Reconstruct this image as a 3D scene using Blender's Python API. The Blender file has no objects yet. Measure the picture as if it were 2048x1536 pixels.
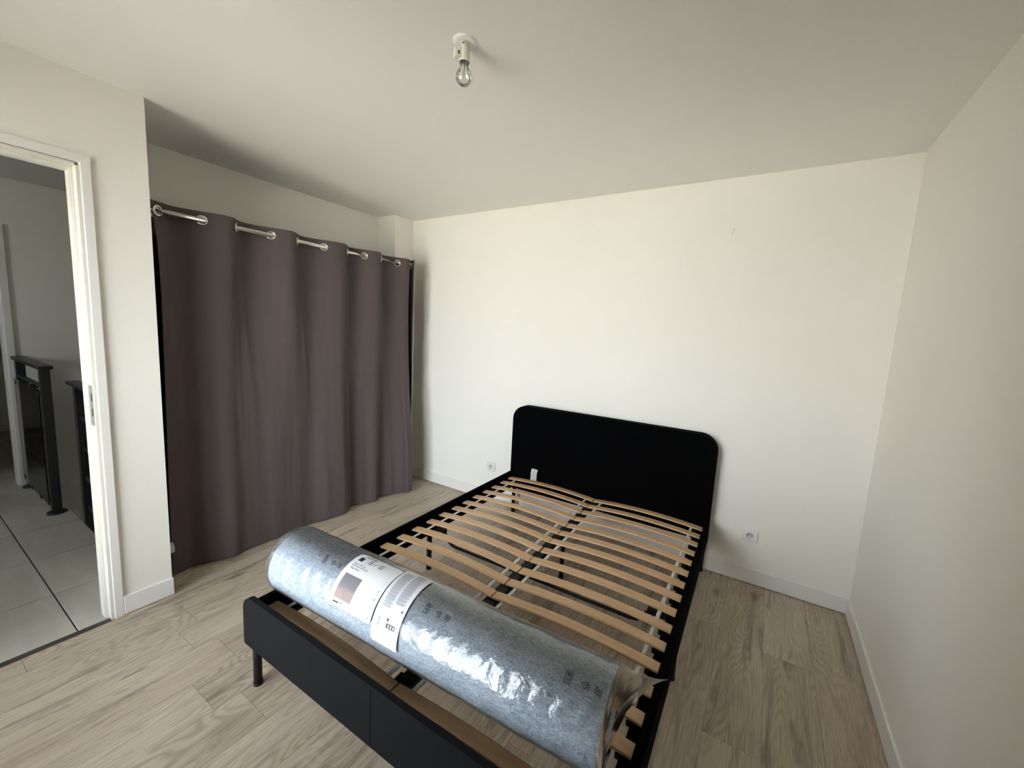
import bpy, bmesh, math, random
from math import sin, cos, pi, radians
from mathutils import Vector, Matrix, noise
random.seed(7)
S = bpy.context.scene
COL = S.collection

# ------------------------------------------------------------------ camera
cam_d = bpy.data.cameras.new('camera'); cam = bpy.data.objects.new('camera', cam_d); COL.objects.link(cam)
FPX = 815.3174
cam_d.sensor_fit = 'HORIZONTAL'; cam_d.sensor_width = 36.0; cam_d.lens = FPX/2048*36.0
cam_d.clip_start = 0.02; cam_d.clip_end = 200
YAW, PITCH, ROLL = -0.554777, -0.128574, 0.052605
CAMPOS = Vector((-0.5534, -2.8946, 1.5117))
def cam_matrix():
    f = Vector((sin(YAW)*cos(PITCH), cos(YAW)*cos(PITCH), sin(PITCH)))
    r = Vector((cos(YAW), -sin(YAW), 0)); u = r.cross(f)
    R = cos(ROLL)*r + sin(ROLL)*u; U = -sin(ROLL)*r + cos(ROLL)*u
    m = Matrix(((R.x, U.x, -f.x, CAMPOS.x), (R.y, U.y, -f.y, CAMPOS.y), (R.z, U.z, -f.z, CAMPOS.z), (0, 0, 0, 1)))
    return m
cam.matrix_world = cam_matrix()
S.camera = cam

# ------------------------------------------------------------------ light, sky, exposure
S.view_settings.view_transform = 'Standard'; S.view_settings.look = 'None'
S.view_settings.gamma = 1.0; S.view_settings.use_curve_mapping = False
S.view_settings.exposure = 0.63
SKY = 10.0
world = bpy.data.worlds.new('world'); S.world = world; world.use_nodes = True
bg = world.node_tree.nodes['Background']
bg.inputs[0].default_value = (0.85, 0.93, 1.0, 1); bg.inputs[1].default_value = SKY
sun_d = bpy.data.lights.new('sun', 'SUN'); sun_d.energy = 30; sun_d.angle = radians(0.6); sun_d.color = (1.0, 0.95, 0.87)
sun = bpy.data.objects.new('sun', sun_d); COL.objects.link(sun)
sun.rotation_euler = Vector((-0.45, -0.75, -1.0)).to_track_quat('-Z', 'Y').to_euler()
def portal(name, loc, rot, sx, sy):
    d = bpy.data.lights.new(name, 'AREA'); d.shape = 'RECTANGLE'; d.size = sx; d.size_y = sy
    d.cycles.is_portal = True
    o = bpy.data.objects.new(name, d); COL.objects.link(o); o.location = loc; o.rotation_euler = rot
    return o
WX0, WX1, WZ0, WZ1, WY = -3.12, -1.44, 0.12, 2.20, -3.42      # bedroom window
portal('window_portal', ((WX0+WX1)/2, WY-0.12, (WZ0+WZ1)/2), (radians(90), 0, 0), WX1-WX0, WZ1-WZ0)
HX0, HX1, HZ0, HZ1, HY = -4.95, -4.40, 1.25, 1.95, -4.6            # opening added to light the landing, out of view
portal('landing_fill_portal', ((HX0+HX1)/2, HY-0.1, (HZ0+HZ1)/2), (radians(90), 0, 0), HX1-HX0, HZ1-HZ0)
try:
    S.cycles.max_bounces = 12; S.cycles.diffuse_bounces = 6; S.cycles.transparent_max_bounces = 24
    S.cycles.caustics_reflective = False; S.cycles.caustics_refractive = False
    S.cycles.sample_clamp_indirect = 6
except Exception: pass

# ------------------------------------------------------------------ material helpers
class NT:
    def __init__(s, name):
        s.m = bpy.data.materials.new(name); s.m.use_nodes = True
        s.t = s.m.node_tree; s.b = s.t.nodes['Principled BSDF']; s.out = s.t.nodes['Material Output']
    def n(s, kind, **kw):
        x = s.t.nodes.new(kind)
        for k, v in kw.items():
            if k.startswith('i_'):
                key = k[2:]; key = int(key) if key.isdigit() else key.replace('_', ' ')
                x.inputs[key].default_value = v
            else: setattr(x, k, v)
        return x
    def l(s, a, b): s.t.links.new(a, b)
    def coord(s, kind='Object', scale=(1, 1, 1), rnd=False):
        tc = s.n('ShaderNodeTexCoord'); mp = s.n('ShaderNodeMapping'); mp.inputs['Scale'].default_value = scale
        s.l(tc.outputs[kind], mp.inputs['Vector'])
        if rnd:
            oi = s.n('ShaderNodeObjectInfo'); mu = s.n('ShaderNodeMath', operation='MULTIPLY'); mu.inputs[1].default_value = 53.0
            s.l(oi.outputs['Random'], mu.inputs[0])
            cb = s.n('ShaderNodeCombineXYZ'); s.l(mu.outputs[0], cb.inputs[0]); s.l(mu.outputs[0], cb.inputs[1]); s.l(mu.outputs[0], cb.inputs[2])
            s.l(cb.outputs[0], mp.inputs['Location'])
        return mp.outputs[0]
    def noise(s, vec, scale=5, detail=4, rough=.5, dist=0):
        x = s.n('ShaderNodeTexNoise'); x.inputs['Scale'].default_value = scale; x.inputs['Detail'].default_value = detail
        x.inputs['Roughness'].default_value = rough; x.inputs['Distortion'].default_value = dist
        s.l(vec, x.inputs['Vector']); return x.outputs['Fac']
    def ramp(s, fac, stops, interp='LINEAR'):
        r = s.n('ShaderNodeValToRGB'); r.color_ramp.interpolation = interp
        e = r.color_ramp.elements
        while len(e) < len(stops): e.new(0.5)
        for i, (p, c) in enumerate(stops):
            e[i].position = p; e[i].color = (c, c, c, 1) if isinstance(c, (int, float)) else (*c, 1)
        s.l(fac, r.inputs[0]); return r.outputs[0]
    def mix(s, fac, a, b, mode='MIX'):
        x = s.n('ShaderNodeMix', data_type='RGBA', blend_type=mode)
        for v, i in ((fac, 0), (a, 6), (b, 7)):
            if hasattr(v, 'is_linked') or hasattr(v, 'links'): s.l(v, x.inputs[i])
            elif isinstance(v, (int, float)): x.inputs[i].default_value = v if i == 0 else (v, v, v, 1)
            else: x.inputs[i].default_value = (*v, 1)
        return x.outputs[2]
    def math(s, op, a, b=0.0, clamp=False):
        x = s.n('ShaderNodeMath', operation=op); x.use_clamp = clamp
        for v, i in ((a, 0), (b, 1)):
            if isinstance(v, (int, float)): x.inputs[i].default_value = v
            else: s.l(v, x.inputs[i])
        return x.outputs[0]
    def bump(s, h, strength=.3, dist=.01):
        b = s.n('ShaderNodeBump'); b.inputs['Strength'].default_value = strength; b.inputs['Distance'].default_value = dist
        s.l(h, b.inputs['Height']); s.l(b.outputs[0], s.b.inputs['Normal']); return b
    def color(s, c):
        if hasattr(c, 'links'): s.l(c, s.b.inputs['Base Color'])
        else: s.b.inputs['Base Color'].default_value = (*c, 1)
    def rough(s, v): s.b.inputs['Roughness'].default_value = v
    def spec(s, v): s.b.inputs['Specular IOR Level'].default_value = v

def plain(name, c, rough=.5, metal=0, spec=.5, nscale=60, namp=.06, bump=.0, bscale=200):
    m = NT(name); v = m.coord()
    f = m.noise(v, nscale, 3)
    lo = tuple(max(0, x*(1-namp)) for x in c); hi = tuple(min(1, x*(1+namp)) for x in c)
    m.color(m.mix(f, lo, hi)); m.rough(rough); m.b.inputs['Metallic'].default_value = metal; m.spec(spec)
    if bump: m.bump(m.noise(v, bscale, 2), bump, .001)
    return m.m

def wall_paint(name, c):
    m = NT(name); v = m.coord()
    big = m.noise(v, 1.3, 3); f = m.ramp(big, [(.3, 0), (.7, 1)])
    m.color(m.mix(f, tuple(x*.985 for x in c), tuple(min(1, x*1.012) for x in c)))
    m.rough(.62); m.spec(.28)
    m.bump(m.math('ADD', m.noise(v, 260, 2), m.math('MULTIPLY', m.noise(v, 40, 2), .3)), .06, .0015)
    return m.m

M = {}
M['wall'] = wall_paint('white_wall_paint', (.865, .842, .785))
M['ceil'] = wall_paint('ceiling_paint', (.84, .828, .79))
M['trimw'] = plain('white_trim_lacquer', (.82, .805, .77), .35, nscale=8, namp=.015)
M['frame'] = plain('cream_door_frame', (.74, .72, .645), .4, nscale=20, namp=.02)
M['gap'] = plain('dark_joint', (.045, .035, .028), .9)
M['blackmetal'] = plain('black_powder_metal', (.005, .005, .0055), .5, spec=.22)
M['railmetal'] = plain('anthracite_rail_metal', (.018, .019, .022), .38)
M['blackfab'] = None
def fabric(name, c, wscale=900, amt=.35, rough=.95, sheen=.08, sp=.12):
    m = NT(name); v = m.coord()
    w1 = m.noise(m.coord(scale=(1, .25, 1)), wscale, 2); w2 = m.noise(m.coord(scale=(1, 1, .2)), wscale*.8, 2)
    s_ = m.math('ADD', m.math('MULTIPLY', w1, .5), m.math('MULTIPLY', w2, .5))
    big = m.noise(v, 9, 3)
    k = m.ramp(s_, [(.3, 0), (.7, 1)])
    a = m.mix(k, tuple(x*(1-amt) for x in c), tuple(x*(1+amt) for x in c))
    m.color(m.mix(m.math('MULTIPLY', big, .25), a, tuple(x*.8 for x in c)))
    m.rough(rough); m.spec(sp); m.b.inputs['Sheen Weight'].default_value = sheen
    m.bump(s_, .25, .001)
    return m.m
M['blackfab'] = fabric('black_woven_fabric', (.0018, .0018, .0021), sheen=0, sp=.04)
M['footfab'] = fabric('charcoal_woven_fabric', (.0098, .0100, .0108), sheen=0, sp=.08)
M['curtain'] = fabric('taupe_curtain_fabric', (.100, .080, .078), 500, .16)
M['chrome'] = plain('brushed_chrome', (.75, .73, .70), .16, metal=1, nscale=80, namp=.04)
M['boardface'] = plain('dark_brown_laminate', (.018, .013, .010), .5)
M['boardedge'] = plain('taupe_board_edge', (.25, .215, .18), .5)
M['webbing'] = fabric('white_webbing', (.62, .62, .60), 700, .12)
M['paper'] = plain('white_label_paper', (.66, .675, .70), .6, nscale=40, namp=.02)
M['ink'] = plain('black_ink', (.02, .02, .022), .5)
M['greyink'] = plain('grey_ink', (.30, .30, .36), .5)
M['lightink'] = plain('pale_grey_ink', (.58, .58, .62), .5)
M['plastic'] = plain('white_plastic', (.80, .80, .78), .25, nscale=30, namp=.01)
M['socketdark'] = plain('socket_hole', (.02, .02, .02), .6)
M['bulbholder'] = plain('ivory_lampholder', (.78, .78, .68), .35)
M['steel'] = plain('zinc_steel', (.55, .55, .55), .35, metal=1)
M['grout'] = plain('dark_grout', (.085, .08, .07), .95)
M['landing_ceil_dimmed'] = wall_paint('landing_ceiling_painted_dim', (.56, .56, .54))  # landing ceiling's dimness put into a darker paint colour
M['ground'] = plain('pale_gravel', (.50, .475, .415), .95, nscale=3, namp=.1)
M['threshold'] = plain('dark_threshold_strip', (.05, .045, .04), .5)

def wood_floor():
    m = NT('grey_oak_laminate')
    v = m.coord(scale=(1, 1, 1), rnd=True)
    def sc(x, y): 
        mp = m.n('ShaderNodeMapping'); mp.inputs['Scale'].default_value = (x, y, 1); m.l(v, mp.inputs['Vector']); return mp.outputs[0]
    # cathedral figure: contours of a stretched low-frequency field
    fld = m.noise(sc(3.2, .62), 1.6, 2, .45, .25)
    rings = m.math('SINE', m.math('MULTIPLY', fld, 235))
    rings = m.ramp(m.math('ADD', m.math('MULTIPLY', rings, .5), .5), [(0, 0), (.55, .35), (1, 1)])
    amt = m.ramp(m.noise(sc(1.6, .5), 1.7, 2), [(.36, .1), (.60, 1)])
    fine = m.noise(sc(60, 1.6), 3.2, 5, .65)
    streak = m.noise(sc(8, .85), 2.2, 6, .66, .9)
    streakd = m.ramp(streak, [(.33, 1), (.47, 0)])
    patch = m.noise(sc(2.2, .5), 2.0, 3, .5)
    oi = m.n('ShaderNodeObjectInfo')
    base = m.mix(m.ramp(patch, [(.3, 0), (.7, 1)]), (.40, .310, .225), (.58, .495, .385))
    base = m.mix(m.ramp(fine, [(.3, 0), (.72, 1)]), m.mix(.40, base, (.19, .138, .098)), m.mix(.32, base, (.70, .63, .52)))
    base = m.mix(m.math('MULTIPLY', m.math('MULTIPLY', rings, amt), .42), base, (.19, .138, .10))
    base = m.mix(m.math('MULTIPLY', streakd, .74), base, (.17, .135, .11))
    # knots
    vo = m.n('ShaderNodeTexVoronoi'); vo.inputs['Scale'].default_value = 1.0; vo.inputs['Randomness'].default_value = 1
    m.l(m.mix(.08, sc(5.2, 1.9), m.noise(v, 9, 3)), vo.inputs['Vector'])
    kn = m.ramp(vo.outputs['Distance'], [(.02, 1), (.05, .8), (.13, 0)])
    ksel = m.ramp(m.noise(sc(2.5, 1.0), 2.3, 1), [(.47, 0), (.53, 1)])
    base = m.mix(m.math('MULTIPLY', m.math('MULTIPLY', kn, ksel), .72), base, (.11, .082, .062))
    tone = m.math('ADD', m.math('MULTIPLY', oi.outputs['Random'], .09), .955)
    cb = m.n('ShaderNodeCombineXYZ'); [m.l(tone, cb.inputs[i]) for i in range(3)]
    base = m.mix(1.0, base, cb.outputs[0], 'MULTIPLY')
    m.color(base); m.rough(.42); m.spec(.4)
    m.bump(m.math('ADD', m.math('MULTIPLY', fine, .7), m.math('MULTIPLY', rings, .12)), .18, .0012)
    return m.m
M['floor'] = wood_floor()

def tile_mat():
    m = NT('beige_grey_porcelain'); v = m.coord(rnd=True)
    a = m.noise(v, 2.6, 5, .6, .6)
    mp = m.n('ShaderNodeMapping'); mp.inputs['Scale'].default_value = (.7, 5, 1); mp.inputs['Rotation'].default_value = (0, 0, 1.2); m.l(v, mp.inputs['Vector'])
    b = m.noise(mp.outputs[0], 3, 5, .6, .4)
    f = m.ramp(m.math('ADD', m.math('MULTIPLY', a, .5), m.math('MULTIPLY', b, .5)), [(.32, 0), (.68, 1)])
    m.color(m.mix(f, (.42, .395, .345), (.55, .525, .47))); m.rough(.34); m.spec(.4)
    m.bump(m.noise(v, 90, 2), .05, .001)
    return m.m
M['tile'] = tile_mat()

def beech():
    m = NT('beech_slat_veneer'); v = m.coord(rnd=True)
    mp = m.n('ShaderNodeMapping'); mp.inputs['Scale'].default_value = (1.2, 22, 22); m.l(v, mp.inputs['Vector'])
    f = m.noise(mp.outputs[0], 3.5, 5, .6, .3)
    mp2 = m.n('ShaderNodeMapping'); mp2.inputs['Scale'].default_value = (9, 70, 70); m.l(v, mp2.inputs['Vector'])
    g = m.noise(mp2.outputs[0], 5, 2)
    oi = m.n('ShaderNodeObjectInfo')
    a = m.mix(m.ramp(f, [(.3, 0), (.7, 1)]), (.54, .345, .19), (.68, .465, .275))
    b = m.mix(m.math('MULTIPLY', oi.outputs['Random'], .5), a, (.60, .37, .20))
    m.color(m.mix(m.math('MULTIPLY', m.ramp(g, [(.45, 0), (.62, 1)]), .22), b, (.44, .27, .14)))
    m.rough(.42); m.spec(.35)
    return m.m
M['beech'] = beech()

def felt():
    m = NT('heather_grey_felt')
    v = m.coord()
    mp = m.n('ShaderNodeMapping'); mp.inputs['Scale'].default_value = (1.0, 2.4, 2.4); m.l(v, mp.inputs['Vector'])
    f1 = m.noise(mp.outputs[0], 55, 4, .68, 1.6)
    f2 = m.noise(v, 230, 3, .7, .8)
    big = m.noise(v, 5.5, 3)
    k = m.math('ADD', m.math('MULTIPLY', f1, .62), m.math('MULTIPLY', f2, .38))
    k = m.ramp(k, [(.40, 0), (.60, 1)])
    c = m.mix(k, (.205, .275, .36), (.64, .745, .87))
    c = m.mix(m.ramp(big, [(.35, .0), (.7, .35)]), c, (.40, .465, .54))
    cr = m.noise(mp.outputs[0], 7, 3, .55, .6)
    line = m.ramp(m.math('ABSOLUTE', m.math('SUBTRACT', cr, .5)), [(0, 1), (.008, 0)])
    sel = m.ramp(m.noise(v, 4.5, 1), [(.54, 0), (.64, 1)])
    ln = m.math('MULTIPLY', line, sel)
    c = m.mix(m.math('MULTIPLY', ln, .4), c, (.06, .07, .08))  # crease shade painted into the felt colour as dark lines
    m.color(c); m.rough(.95); m.spec(.1)
    m.bump(m.math('SUBTRACT', m.math('MULTIPLY', k, .25), ln), .5, .002)
    return m.m
M['felt'] = felt()

def film(name, milk=.05, rough=.07, base=.05, milkcol=(.85, .86, .86), bscale=38, bstr=.35):
    m = NT(name); t = m.t
    t.nodes.remove(m.b)
    v = m.coord()
    n1 = m.noise(v, bscale, 3, .55, .5); n2 = m.noise(v, bscale*.35, 2, .5, .3)
    bp_ = m.n('ShaderNodeBump'); bp_.inputs['Strength'].default_value = bstr; bp_.inputs['Distance'].default_value = .006
    m.l(m.math('ADD', n1, n2), bp_.inputs['Height'])
    tr = m.n('ShaderNodeBsdfTransparent'); tr.inputs[0].default_value = (.975, .975, .975, 1)
    gl = m.n('ShaderNodeBsdfGlossy'); gl.inputs['Roughness'].default_value = rough; gl.inputs[0].default_value = (1, 1, 1, 1)
    di = m.n('ShaderNodeBsdfDiffuse'); di.inputs[0].default_value = (*milkcol, 1)
    m.l(bp_.outputs[0], gl.inputs['Normal'])
    fr = m.n('ShaderNodeFresnel'); fr.inputs[0].default_value = 1.5; m.l(bp_.outputs[0], fr.inputs['Normal'])
    m1 = m.n('ShaderNodeMixShader'); m1.inputs[0].default_value = milk
    m.l(tr.outputs[0], m1.inputs[1]); m.l(di.outputs[0], m1.inputs[2])
    m2 = m.n('ShaderNodeMixShader'); m.l(m.math('ADD', m.math('MULTIPLY', fr.outputs[0], 1.0), base-.04, True), m2.inputs[0])
    m.l(m1.outputs[0], m2.inputs[1]); m.l(gl.outputs[0], m2.inputs[2])
    m.l(m2.outputs[0], m.out.inputs['Surface'])
    return m.m
M['film'] = film('clear_plastic_film', .045, .09, .06)
M['filmend'] = film('milky_plastic_film', .36, .22, .045, (.78, .73, .66), 18, .25)
M['winglass'] = film('window_glass', 0, .0, .04, bstr=0)
def bulbglass():
    m = NT('clear_bulb_glass'); t = m.t; t.nodes.remove(m.b)
    tr = m.n('ShaderNodeBsdfTransparent')
    gl = m.n('ShaderNodeBsdfGlossy'); gl.inputs['Roughness'].default_value = .02
    lw = m.n('ShaderNodeLayerWeight'); lw.inputs[0].default_value = .5
    m.l(m.ramp(lw.outputs['Facing'], [(.6, .985), (1, .82)]), tr.inputs[0])
    fr = m.n('ShaderNodeFresnel'); fr.inputs[0].default_value = 1.52
    m2 = m.n('ShaderNodeMixShader'); m.l(m.math('ADD', m.math('MULTIPLY', fr.outputs[0], .8), .05), m2.inputs[0])
    m.l(tr.outputs[0], m2.inputs[1]); m.l(gl.outputs[0], m2.inputs[2]); m.l(m2.outputs[0], m.out.inputs['Surface'])
    return m.m
M['bulbglass'] = bulbglass()
def railglass():
    m = NT('smoked_rail_glass'); t = m.t; t.nodes.remove(m.b)
    tr = m.n('ShaderNodeBsdfTransparent'); tr.inputs[0].default_value = (.10, .115, .135, 1)
    gl = m.n('ShaderNodeBsdfGlossy'); gl.inputs['Roughness'].default_value = .05
    fr = m.n('ShaderNodeFresnel'); fr.inputs[0].default_value = 1.5
    m2 = m.n('ShaderNodeMixShader'); m.l(fr.outputs[0], m2.inputs[0])
    m.l(tr.outputs[0], m2.inputs[1]); m.l(gl.outputs[0], m2.inputs[2]); m.l(m2.outputs[0], m.out.inputs['Surface'])
    return m.m
M['railglass'] = railglass()
def photo_print():
    m = NT('printed_product_picture'); v = m.coord('UV')
    sx = m.n('ShaderNodeSeparateXYZ'); m.l(v, sx.inputs[0])
    f = m.noise(v, 2.2, 4, .6, 1.2)
    top = m.mix(f, (.13, .128, .15), (.23, .215, .24))
    bot = m.mix(f, (.33, .23, .21), (.21, .175, .175))
    dd = m.math('ADD', sx.outputs[1], m.math('MULTIPLY', m.math('SUBTRACT', f, .5), .7))
    c = m.mix(m.ramp(dd, [(.34, 1), (.46, 0)]), top, bot)
    band = m.ramp(m.math('ABSOLUTE', m.math('SUBTRACT', m.math('ADD', sx.outputs[0], m.math('MULTIPLY', sx.outputs[1], .55)), .62)), [(0, 1), (.06, 0)])
    m.color(m.mix(m.math('MULTIPLY', band, .35), c, (.16, .15, .17))); m.rough(.4)
    return m.m
M['photo'] = photo_print()

# ------------------------------------------------------------------ mesh helpers
def link(name, me, mat, parent=None, smooth=False):
    o = bpy.data.objects.new(name, me); COL.objects.link(o)
    mats = mat if isinstance(mat, (list, tuple)) else [mat]
    if len(me.materials) == 0:
        for x in mats: me.materials.append(x)
    if smooth:
        for p in me.polygons: p.use_smooth = True
    if parent: o.parent = parent
    return o
class B:
    """collects geometry for ONE mesh object"""
    def __init__(s): s.bm = bmesh.new()
    def box(s, x0, x1, y0, y1, z0, z1, bev=0, seg=2, mi=0, M4=None):
        r = bmesh.ops.create_cube(s.bm, size=1.0); vs = r['verts']
        for v in vs:
            v.co = Vector((x0+(v.co.x+.5)*(x1-x0), y0+(v.co.y+.5)*(y1-y0), z0+(v.co.z+.5)*(z1-z0)))
        fs = {f for v in vs for f in v.link_faces}
        for f in fs: f.material_index = mi
        if bev:
            es = list({e for v in vs for e in v.link_edges})
            rr = bmesh.ops.bevel(s.bm, geom=es, offset=bev, segments=seg, affect='EDGES', profile=.5)
            vs = list({v for f in rr['faces'] for v in f.verts} | {v for v in vs if v.is_valid})
        if M4: 
            for v in vs: v.co = M4 @ v.co
        return vs
    def cyl(s, p0, p1, r0, r1=None, n=20, cap=True, mi=0):
        r1 = r0 if r1 is None else r1
        p0, p1 = Vector(p0), Vector(p1); d = p1-p0; q = d.to_track_quat('Z', 'Y').to_matrix()
        ring = []
        for p, r in ((p0, r0), (p1, r1)):
            ring.append([s.bm.verts.new(p + q @ Vector((r*cos(2*pi*i/n), r*sin(2*pi*i/n), 0))) for i in range(n)])
        for i in range(n):
            f = s.bm.faces.new((ring[0][i], ring[0][(i+1) % n], ring[1][(i+1) % n], ring[1][i])); f.smooth = True; f.material_index = mi
        if cap:
            s.bm.faces.new(ring[0][::-1]).material_index = mi; s.bm.faces.new(ring[1]).material_index = mi
    def tube(s, pts, r, n=10, mi=0, cap=True):
        pts = [Vector(p) for p in pts]; rings = []
        up = Vector((0, 0, 1))
        for i, p in enumerate(pts):
            t = (pts[min(i+1, len(pts)-1)]-pts[max(i-1, 0)]).normalized()
            a = t.cross(up); a = a.normalized() if a.length > 1e-4 else Vector((1, 0, 0)); b = a.cross(t)
            rr = r[i] if isinstance(r, (list, tuple)) else r
            rings.append([s.bm.verts.new(p + a*rr*cos(2*pi*k/n) + b*rr*sin(2*pi*k/n)) for k in range(n)])
        for i in range(len(rings)-1):
            for k in range(n):
                f = s.bm.faces.new((rings[i][k], rings[i][(k+1) % n], rings[i+1][(k+1) % n], rings[i+1][k])); f.smooth = True; f.material_index = mi
        if cap: s.bm.faces.new(rings[0]); s.bm.faces.new(rings[-1][::-1])
    def lathe(s, prof, center=(0, 0, 0), n=32, mi=0, axis='z', smooth=True):
        rings = []
        c = Vector(center)
        for r, h in prof:
            ring = []
            for i in range(n):
                a = 2*pi*i/n
                p = Vector((r*cos(a), r*sin(a), h))
                if axis == 'y': p = Vector((p.x, h, p.y))
                ring.append(s.bm.verts.new(c+p))
            rings.append(ring)
        for i in range(len(rings)-1):
            for k in range(n):
                f = s.bm.faces.new((rings[i][k], rings[i][(k+1) % n], rings[i+1][(k+1) % n], rings[i+1][k])); f.smooth = smooth; f.material_index = mi
    def prism(s, outline, y0, y1, bev=0, mi=0, plane='xz'):
        """extrude closed outline (x,z) from y0 to y1"""
        a = [s.bm.verts.new((p[0], y0, p[1]) if plane == 'xz' else (p[0], p[1], y0)) for p in outline]
        b = [s.bm.verts.new((p[0], y1, p[1]) if plane == 'xz' else (p[0], p[1], y1)) for p in outline]
        f1 = s.bm.faces.new(a); f2 = s.bm.faces.new(b[::-1]); n = len(a)
        fs = [f1, f2]
        for i in range(n): 
            fs.append(s.bm.faces.new((a[i], b[i], b[(i+1) % n], a[(i+1) % n])))
        for f in fs: f.material_index = mi
        if bev:
            es = [e for e in set(f1.edges) | set(f2.edges)]
            bmesh.ops.bevel(s.bm, geom=es, offset=bev, segments=4, affect='EDGES', profile=.6)
    def grid(s, P, closed_u=False, smooth=True, mi=0, skip=None):
        V = [[s.bm.verts.new(p) for p in row] for row in P]
        for j in range(len(V)-1):
            n = len(V[j])
            for i in range(n if closed_u else n-1):
                if skip and skip(j, i): continue
                f = s.bm.faces.new((V[j][i], V[j][(i+1) % n], V[j+1][(i+1) % n], V[j+1][i])); f.smooth = smooth; f.material_index = mi
        return V
    def make(s, name, mat, parent=None, normals=True):
        if normals: bmesh.ops.recalc_face_normals(s.bm, faces=s.bm.faces)
        me = bpy.data.meshes.new(name); s.bm.to_mesh(me); s.bm.free()
        return link(name, me, mat, parent)
def box(name, x0, x1, y0, y1, z0, z1, mat, parent=None, bev=0, seg=2):
    b = B(); b.box(x0, x1, y0, y1, z0, z1, bev, seg); return b.make(name, mat, parent)
def struct(o): o['kind'] = 'structure'; return o
def thing(o, label, cat, group=None):
    o['label'] = label; o['category'] = cat
    if group: o['group'] = group
    return o
def empty(name, loc=(0, 0, 0), rz=0):
    o = bpy.data.objects.new(name, None); COL.objects.link(o); o.location = loc; o.rotation_euler = (0, 0, rz)
    o.empty_display_size = .1; return o

# ------------------------------------------------------------------ room shell
H = 2.5; XL = -3.143; XA = -3.784; YD = -2.098; YF = -3.42; T = .10
struct(box('wall_back', XA-.1, .12, 0, .15, 0, H, M['wall']))
struct(box('wall_right', 0, .15, YF-.15, 0, 0, H, M['wall']))
# door wall (bedroom side x = XL): opening y -3.18..-2.333, z 0..2.133
DY0, DY1, DZ = -3.18, -2.335, 2.131
b = B(); b.box(XL-T, XL, DY1, YD, 0, H); b.box(XL-T, XL, YF, DY0, 0, H); b.box(XL-T, XL, DY0, DY1, DZ, H)
bmesh.ops.remove_doubles(b.bm, verts=b.bm.verts, dist=1e-5)
struct(b.make('wall_left', M['wall']))
struct(box('wall_alcove', XA-.1, XA, YD-.05, 0, 0, H, M['wall']))
struct(box('wall_alcove_end', XA, XL-T, YD-.05, YD, 0, H, M['wall']))
struct(box('wall_corner_casing', XA, -3.546, -.219, 0, 0, H, M['wall']))
# front wall with window opening
b = B(); b.box(XL-T, WX0, YF-.15, YF, 0, H); b.box(WX1, .15, YF-.15, YF, 0, H)
b.box(WX0, WX1, YF-.15, YF, 0, WZ0); b.box(WX0, WX1, YF-.15, YF, WZ1, H)
struct(b.make('wall_front', M['wall']))
struct(box('ceiling', XA-.1, .15, YF-.15, .15, H, H+.12, M['ceil']))

# bedroom floor: base slab and planks
fl = struct(box('floor', XA-.1, .15, YF-.15, .1, -.12, -.008, M['gap']))
col = 0
ends = {2: -1.262, 1: -.64, 3: -.565, 13: -2.194, 11: -2.279, 14: -2.11}
PL = 1.285; X0 = -.006; PW = .2005
for k in range(0, 20):
    xa = X0-PW*(k+1); xb = X0-PW*k
    xa_, xb_ = max(xa, XA), min(xb, 0)
    if xb_-xa_ < .01: continue
    e0 = ends.get(k, -((k*0.47) % 1.0)*PL)
    y = e0
    while y < 0: y += PL
    while y > YF:
        ya, yb = max(y-PL, YF), min(y, 0)
        if xb <= XL+.02 and ya < YD: ya = YD
        # keep the planks out of the corner casing and the wall beside the doorway
        if xb_ <= XL+1e-6 or xa_ >= XL-1e-6 or yb > YD:
            xlo = xa_
            if yb <= YD and xa_ < XL: xlo = XL
            if yb-ya > .03:
                bb = B(); g = .0005
                if xa_ < XL < xb_ and ya < YD < yb:      # notched around the end of the door wall
                    bb.prism([(xa_+g, YD), (xa_+g, yb-g), (xb_-g, yb-g), (xb_-g, ya+g), (XL+g, ya+g), (XL+g, YD)], -.008, 0, plane='xy')
                else:
                    bb.box(xlo+g, xb_-g, ya+g*1.3, yb-g*1.3, -.008, 0)
                bb.make('plank', M['floor'], fl)
        elif yb-ya > .03 and xb_ > XL:
            bb = B(); g = .0005
            bb.box(max(xa_, XL)+g, xb_-g, ya+g*1.3, yb-g*1.3, -.008, 0); bb.make('plank', M['floor'], fl)
        y -= PL
# threshold strip under the doorway edge
struct(box('trim_1', XL-.019, XL+.014, DY0-.0, -2.345, -.008, .002, M['threshold']))

# landing floor with tiles (stairwell opening beyond y = -2.147)
SE = -2.147
b = B(); b.box(-9.0, -5.80, -4.6, .6, -.2, -.012); b.box(-5.79, XL-.022, -4.6, SE, -.2, -.012)
hf = struct(b.make('floor', M['grout']))
tp = .512; g = .0028
xs = [-3.163] + [-3.617-.512*i for i in range(0, 12)]
ys = [SE+.0, -2.455-0.0] + [-2.455-.512*i for i in range(1, 5)]
for i in range(len(xs)-1):
    for j in range(len(ys)-1):
        y1_, y0_ = ys[j], ys[j+1]
        if xs[i] <= -5.79 and False: pass
        bb = B(); bb.box(xs[i+1]+g, xs[i]-g, y0_+g, y1_-(g if j else 0), -.012, 0, .0015, 1); bb.make('tile', M['tile'], hf)
for i in range(6):
    x1_ = -5.79-.512*i
    for j in range(4):
        bb = B(); y0_ = SE+.512*j
        bb.box(x1_-.512+g, x1_-g, y0_+g, y0_+.512-g, -.012, 0, .0015, 1); bb.make('tile', M['tile'], hf)
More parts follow.
